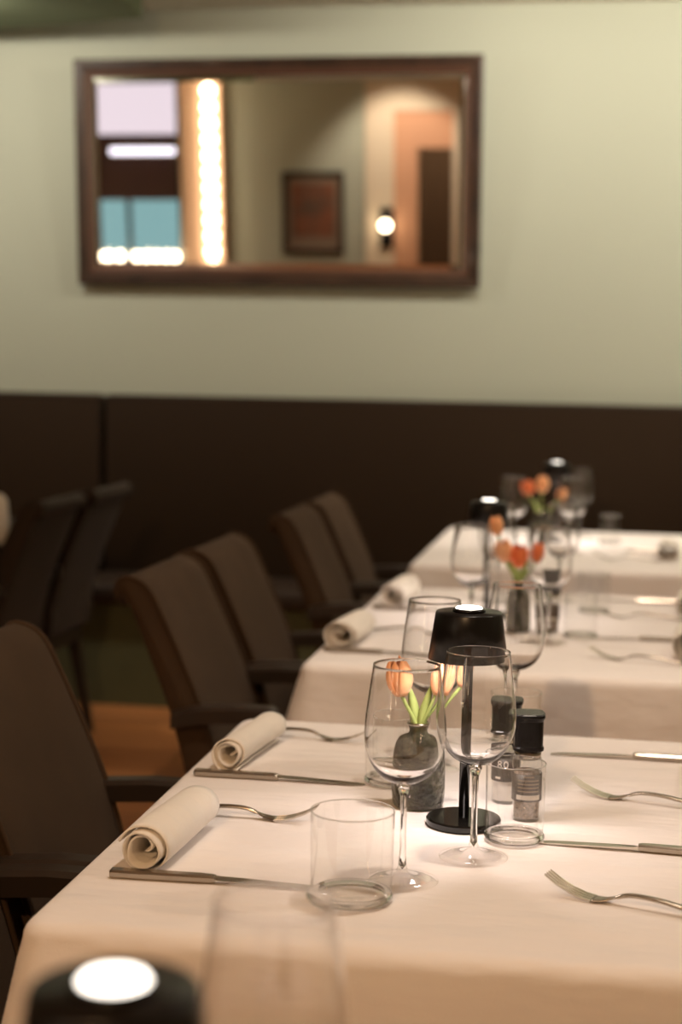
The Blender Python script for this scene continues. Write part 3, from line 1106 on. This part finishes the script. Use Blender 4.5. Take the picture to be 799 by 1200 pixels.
FORK = Kind(make_fork, 'fork', 'steel forks laid on the tables')
KNIFE = Kind(make_knife, 'knife', 'steel table knives laid on the tables')
ZT = TZ + 0.0003
KNIFE.put(-0.517, 1.629, ZT, 'steel knife in front of the nearest napkin roll', 0.03)
KNIFE.put(-0.540, 2.073, ZT, 'steel knife in front of the second napkin roll on sharp table', 0.0)
KNIFE.put(0.166, 1.848, ZT, 'steel knife at right edge between the two sharp forks', PI - 0.07)
KNIFE.put(0.166, 2.312, ZT, 'steel knife at right by napkin at the far end of the sharp table', PI - 0.02)
FORK.put(-0.533, 1.892, ZT, 'steel fork behind nearest napkin roll, pointing at the vase', -0.05)
FORK.put(-0.533, 2.343, ZT, 'steel fork at far end of the sharp table, behind second napkin', -0.17)
FORK.put(0.138, 1.617, ZT, 'steel fork nearest the lower right corner', PI - 0.34)
FORK.put(0.158, 2.045, ZT, 'steel fork at right pointing at the pepper grinder', PI - 0.28)
KNIFE.put(-0.540, 3.075, ZT, 'blurred steel knife in front of second table left napkin', 0.0)
KNIFE.put(-0.530, 3.665, ZT, 'blurred steel knife at left between napkins of the second table', 0.0)
KNIFE.put(0.195, 3.385, ZT, 'blurred steel knife at right behind second table fork', PI)
KNIFE.put(0.195, 3.960, ZT, 'blurred steel knife at right far end of second table', PI)
FORK.put(-0.500, 3.340, ZT, 'blurred steel fork behind second table near left napkin', 0.0)
FORK.put(0.168, 3.095, ZT, 'blurred steel fork at right front of second table', PI - 0.28)
FORK.put(0.185, 3.680, ZT, 'blurred steel fork at right middle of second table', PI - 0.1)
KNIFE.put(0.185, 5.120, ZT, 'faint blurred knife at right on the farthest table', PI)
FORK.put(0.165, 4.860, ZT, 'faint blurred fork at right on the farthest table', PI - 0.1)

# ------------------------------------------------------------------ rolled napkins


def napkin(x, y, rz, label, r=0.033, L=0.19, seed=0, turns=2.6, flat=0.86):
    rnd = random.Random(seed)
    ph = [rnd.uniform(0, 6.28) for _ in range(4)]
    bm = bmesh.new()
    na, nl = 84, 15
    th = 0.0024
    secs = []
    for j in range(nl):
        s = j / (nl - 1)
        y_ = L * s
        taper = 1.0 + 0.05 * math.sin(2.4 * s + ph[0])
        outer, inner = [], []
        for i in range(na + 1):
            f = i / na
            a = 2 * PI * turns * (1 - f) + ph[1]
            rr = r * (0.50 + 0.5 * (1 - f) ** 1.15) * taper
            rr *= 1 + 0.05 * math.sin(2 * a + ph[2] + 1.5 * s) + 0.06 * f * math.sin(3 * a + ph[3] + 2 * s)
            if f > 0.86:                               # loose inner flap folds across the hollow
                rr *= 1 - 1.5 * (f - 0.86) / 0.14 * 0.62
            c, s_ = math.cos(a), math.sin(a)
            end = 0.006 * math.sin(a * 0.5 + ph[2]) * (1 if j == 0 else (0.4 if j == nl - 1 else 0))
            yy = y_ + end
            outer.append((rr * c, yy, rr * s_ * flat))
            rr2 = max(rr - th, 0.002)
            inner.append((rr2 * c, yy, rr2 * s_ * flat))
        secs.append(outer + inner[::-1])
    rings = [[bm.verts.new(p) for p in s] for s in secs]
    n = len(rings[0])
    for a, b in zip(rings, rings[1:]):
        for k in range(n):
            bm.faces.new((a[k], a[(k + 1) % n], b[(k + 1) % n], b[k]))
    for ring in (rings[0], rings[-1]):
        for i in range(na):
            bm.faces.new((ring[i], ring[i + 1], ring[n - 2 - i], ring[n - 1 - i]))
    zmin = min(v.co.z for v in bm.verts)
    for v in bm.verts:
        v.co.z -= zmin
        if v.co.z < 0.003:
            v.co.z *= 0.3
    o = bm_obj('rolled_napkin', bm, M_NAPKIN, None, True)
    o.location = (x, y, TZ + 0.0003)
    o.rotation_euler = (0, 0, rz)
    return tag(o, label, 'napkin', 'rolled white linen napkins')


napkin(-0.487, 1.648, -0.06, 'nearest rolled white napkin, at left edge of the sharp table', 0.031, 0.19, 1)
napkin(-0.501, 2.105, -0.10, 'rolled white napkin on the sharp table, behind the nearest roll', 0.028, 0.19, 5, 3.1)
napkin(0.150, 2.105, -0.06, 'rolled white napkin cut by right picture edge, beside sharp knife', 0.033, 0.19, 3)
napkin(-0.512, 3.105, -0.08, 'blurred rolled napkin at near left corner of second table', 0.034, 0.19, 4)
napkin(-0.490, 3.700, -0.08, 'blurred rolled napkin at far left of the second table', 0.034, 0.19, 6)
napkin(0.168, 3.150, -0.05, 'blurred rolled napkin at right of second table, beside its fork', 0.034, 0.17, 7)
napkin(0.205, 3.760, -0.05, 'blurred rolled napkin at far right of the second table', 0.034, 0.17, 8)
napkin(0.190, 4.900, -0.05, 'blurred rolled napkin at right of the farthest table', 0.036, 0.19, 9)

# ------------------------------------------------------------------ ceiling downlight fittings, also on the added fill
for i, (x, y, w, a, ax, ay, az) in enumerate(DOWNLIGHTS):
    t = empty('downlight', (x, y, 2.615 if x < -2.2 and y > 5 else CEIL))
    tag(t, ['recessed ceiling downlight over the sharp table', 'recessed ceiling downlight over the second table', 'recessed ceiling downlight over the farthest table',
            'recessed ceiling downlight washing the right end of the sage wall', 'recessed ceiling downlight washing the wall right of the mirror',
            'recessed ceiling downlight washing the wall left of the mirror', 'recessed ceiling downlight washing the far left of the sage wall', 'recessed ceiling downlight over the right side aisle',
            'added amber fill light on the ceiling behind the camera', 'recessed ceiling downlight in front of the rear doorway',
            'recessed ceiling downlight in the corridor behind the rear doorway'][i], 'downlight', 'recessed ceiling downlights')
    lathe('ring', [(0.034, 0.0), (0.048, 0.0), (0.048, -0.004), (0.040, -0.007), (0.034, -0.004)], M_CREAM, t, 32, closed=True)
    lathe('lens', [(0, -0.002), (0.034, -0.002), (0.034, 0.0), (0, 0.0)], M_DOWN, t, 32)

# ------------------------------------------------------------------ rear wall: light column, picture, sconce, sill lamps (seen in the mirror)
col = empty('light_column', (-4.035, YR, 0))
tag(col, 'glowing peach pillar with a string of bulbs, in left half of mirror', 'light column')
box('pillar', (-0.205, 0.0, 0.0), (0.205, 0.09, CEIL - 0.01), M_PILLAR, col, 0.006)
for k in range(12):
    bm = bmesh.new()
    bmesh.ops.create_uvsphere(bm, u_segments=16, v_segments=10, radius=0.06)
    o = bm_obj('bulb', bm, M_BULB2, col, True)
    o.location = (0.10, 0.13, 0.80 + 0.155 * k)
    lathe('socket', [(0, -0.045), (0.02, -0.045), (0.02, 0.02), (0, 0.02)], M_CREAM, o, 16).rotation_euler = (PI / 2, 0, 0)

pic = empty('framed_picture', (-2.935, YR + 0.002, 0.93))
tag(pic, 'dark framed painting with reddish brown tones reflected in middle of mirror', 'picture')
bm = bmesh.new()
add_frame(bm, [(0.0, 0.0), (0.0, 0.03), (0.02, 0.035), (0.045, 0.025), (0.05, 0.008)], 0.31, 0.80)
bm_obj('frame', bm, M_DARKWOOD, pic)
box('mount', (-0.27, 0.002, 0.04), (0.27, 0.008, 0.76), M_MAT, pic)
box('painting', (-0.21, 0.008, 0.17), (0.21, 0.011, 0.68), M_ART, pic)

sc = empty('wall_sconce', (-2.20, YR + 0.05, 1.20))
tag(sc, 'black wall sconce with round bulb on cream door surround in mirror', 'wall lamp')
box('backplate', (-0.065, 0.0, -0.20), (0.065, 0.02, 0.18), M_BLACK, sc, 0.004)
tube('arm', [(0, 0.02, 0.02), (0, 0.06, 0.02)], 0.012, M_BLACK, sc)
bm = bmesh.new()
bmesh.ops.create_uvsphere(bm, u_segments=20, v_segments=12, radius=0.05)
o = bm_obj('bulb', bm, M_BULB, sc, True)
o.location = (0, 0.10, 0.02)

tube_l = empty('strip_light', (-4.69, YR - 0.05, 1.93))
tag(tube_l, 'bluish white strip light along dark transom board in mirror', 'strip light')
box('tube', (-0.30, 0.025, -0.03), (0.36, 0.05, 0.03), M_TUBE, tube_l, 0.008)
box('housing', (-0.32, 0.0, -0.045), (0.38, 0.025, 0.045), M_CREAM, tube_l, 0.004)


def make_globe():
    t = empty('sill_lamp')
    lathe('base', [(0, 0), (0.03, 0), (0.03, 0.01), (0.012, 0.02), (0.012, 0.04), (0, 0.04)], M_BLACK, t, 24)
    bm = bmesh.new()
    bmesh.ops.create_uvsphere(bm, u_segments=18, v_segments=12, radius=0.045)
    o = bm_obj('globe', bm, M_BULB, t, True)
    o.location = (0, 0, 0.078)
    return t


GLOBE = Kind(make_globe, 'globe lamp', 'glowing globe lamps on the window sill in the mirror')
for k, x in enumerate((-5.12, -5.02, -4.90, -4.72, -4.62, -4.52, -4.42, -4.33)):
    GLOBE.put(x, YR + 0.10, WZ0 + 0.005, 'glowing globe lamp on the reflected window sill, %s from left' % ('first', 'second', 'third', 'fourth', 'fifth', 'sixth', 'seventh', 'eighth')[k])
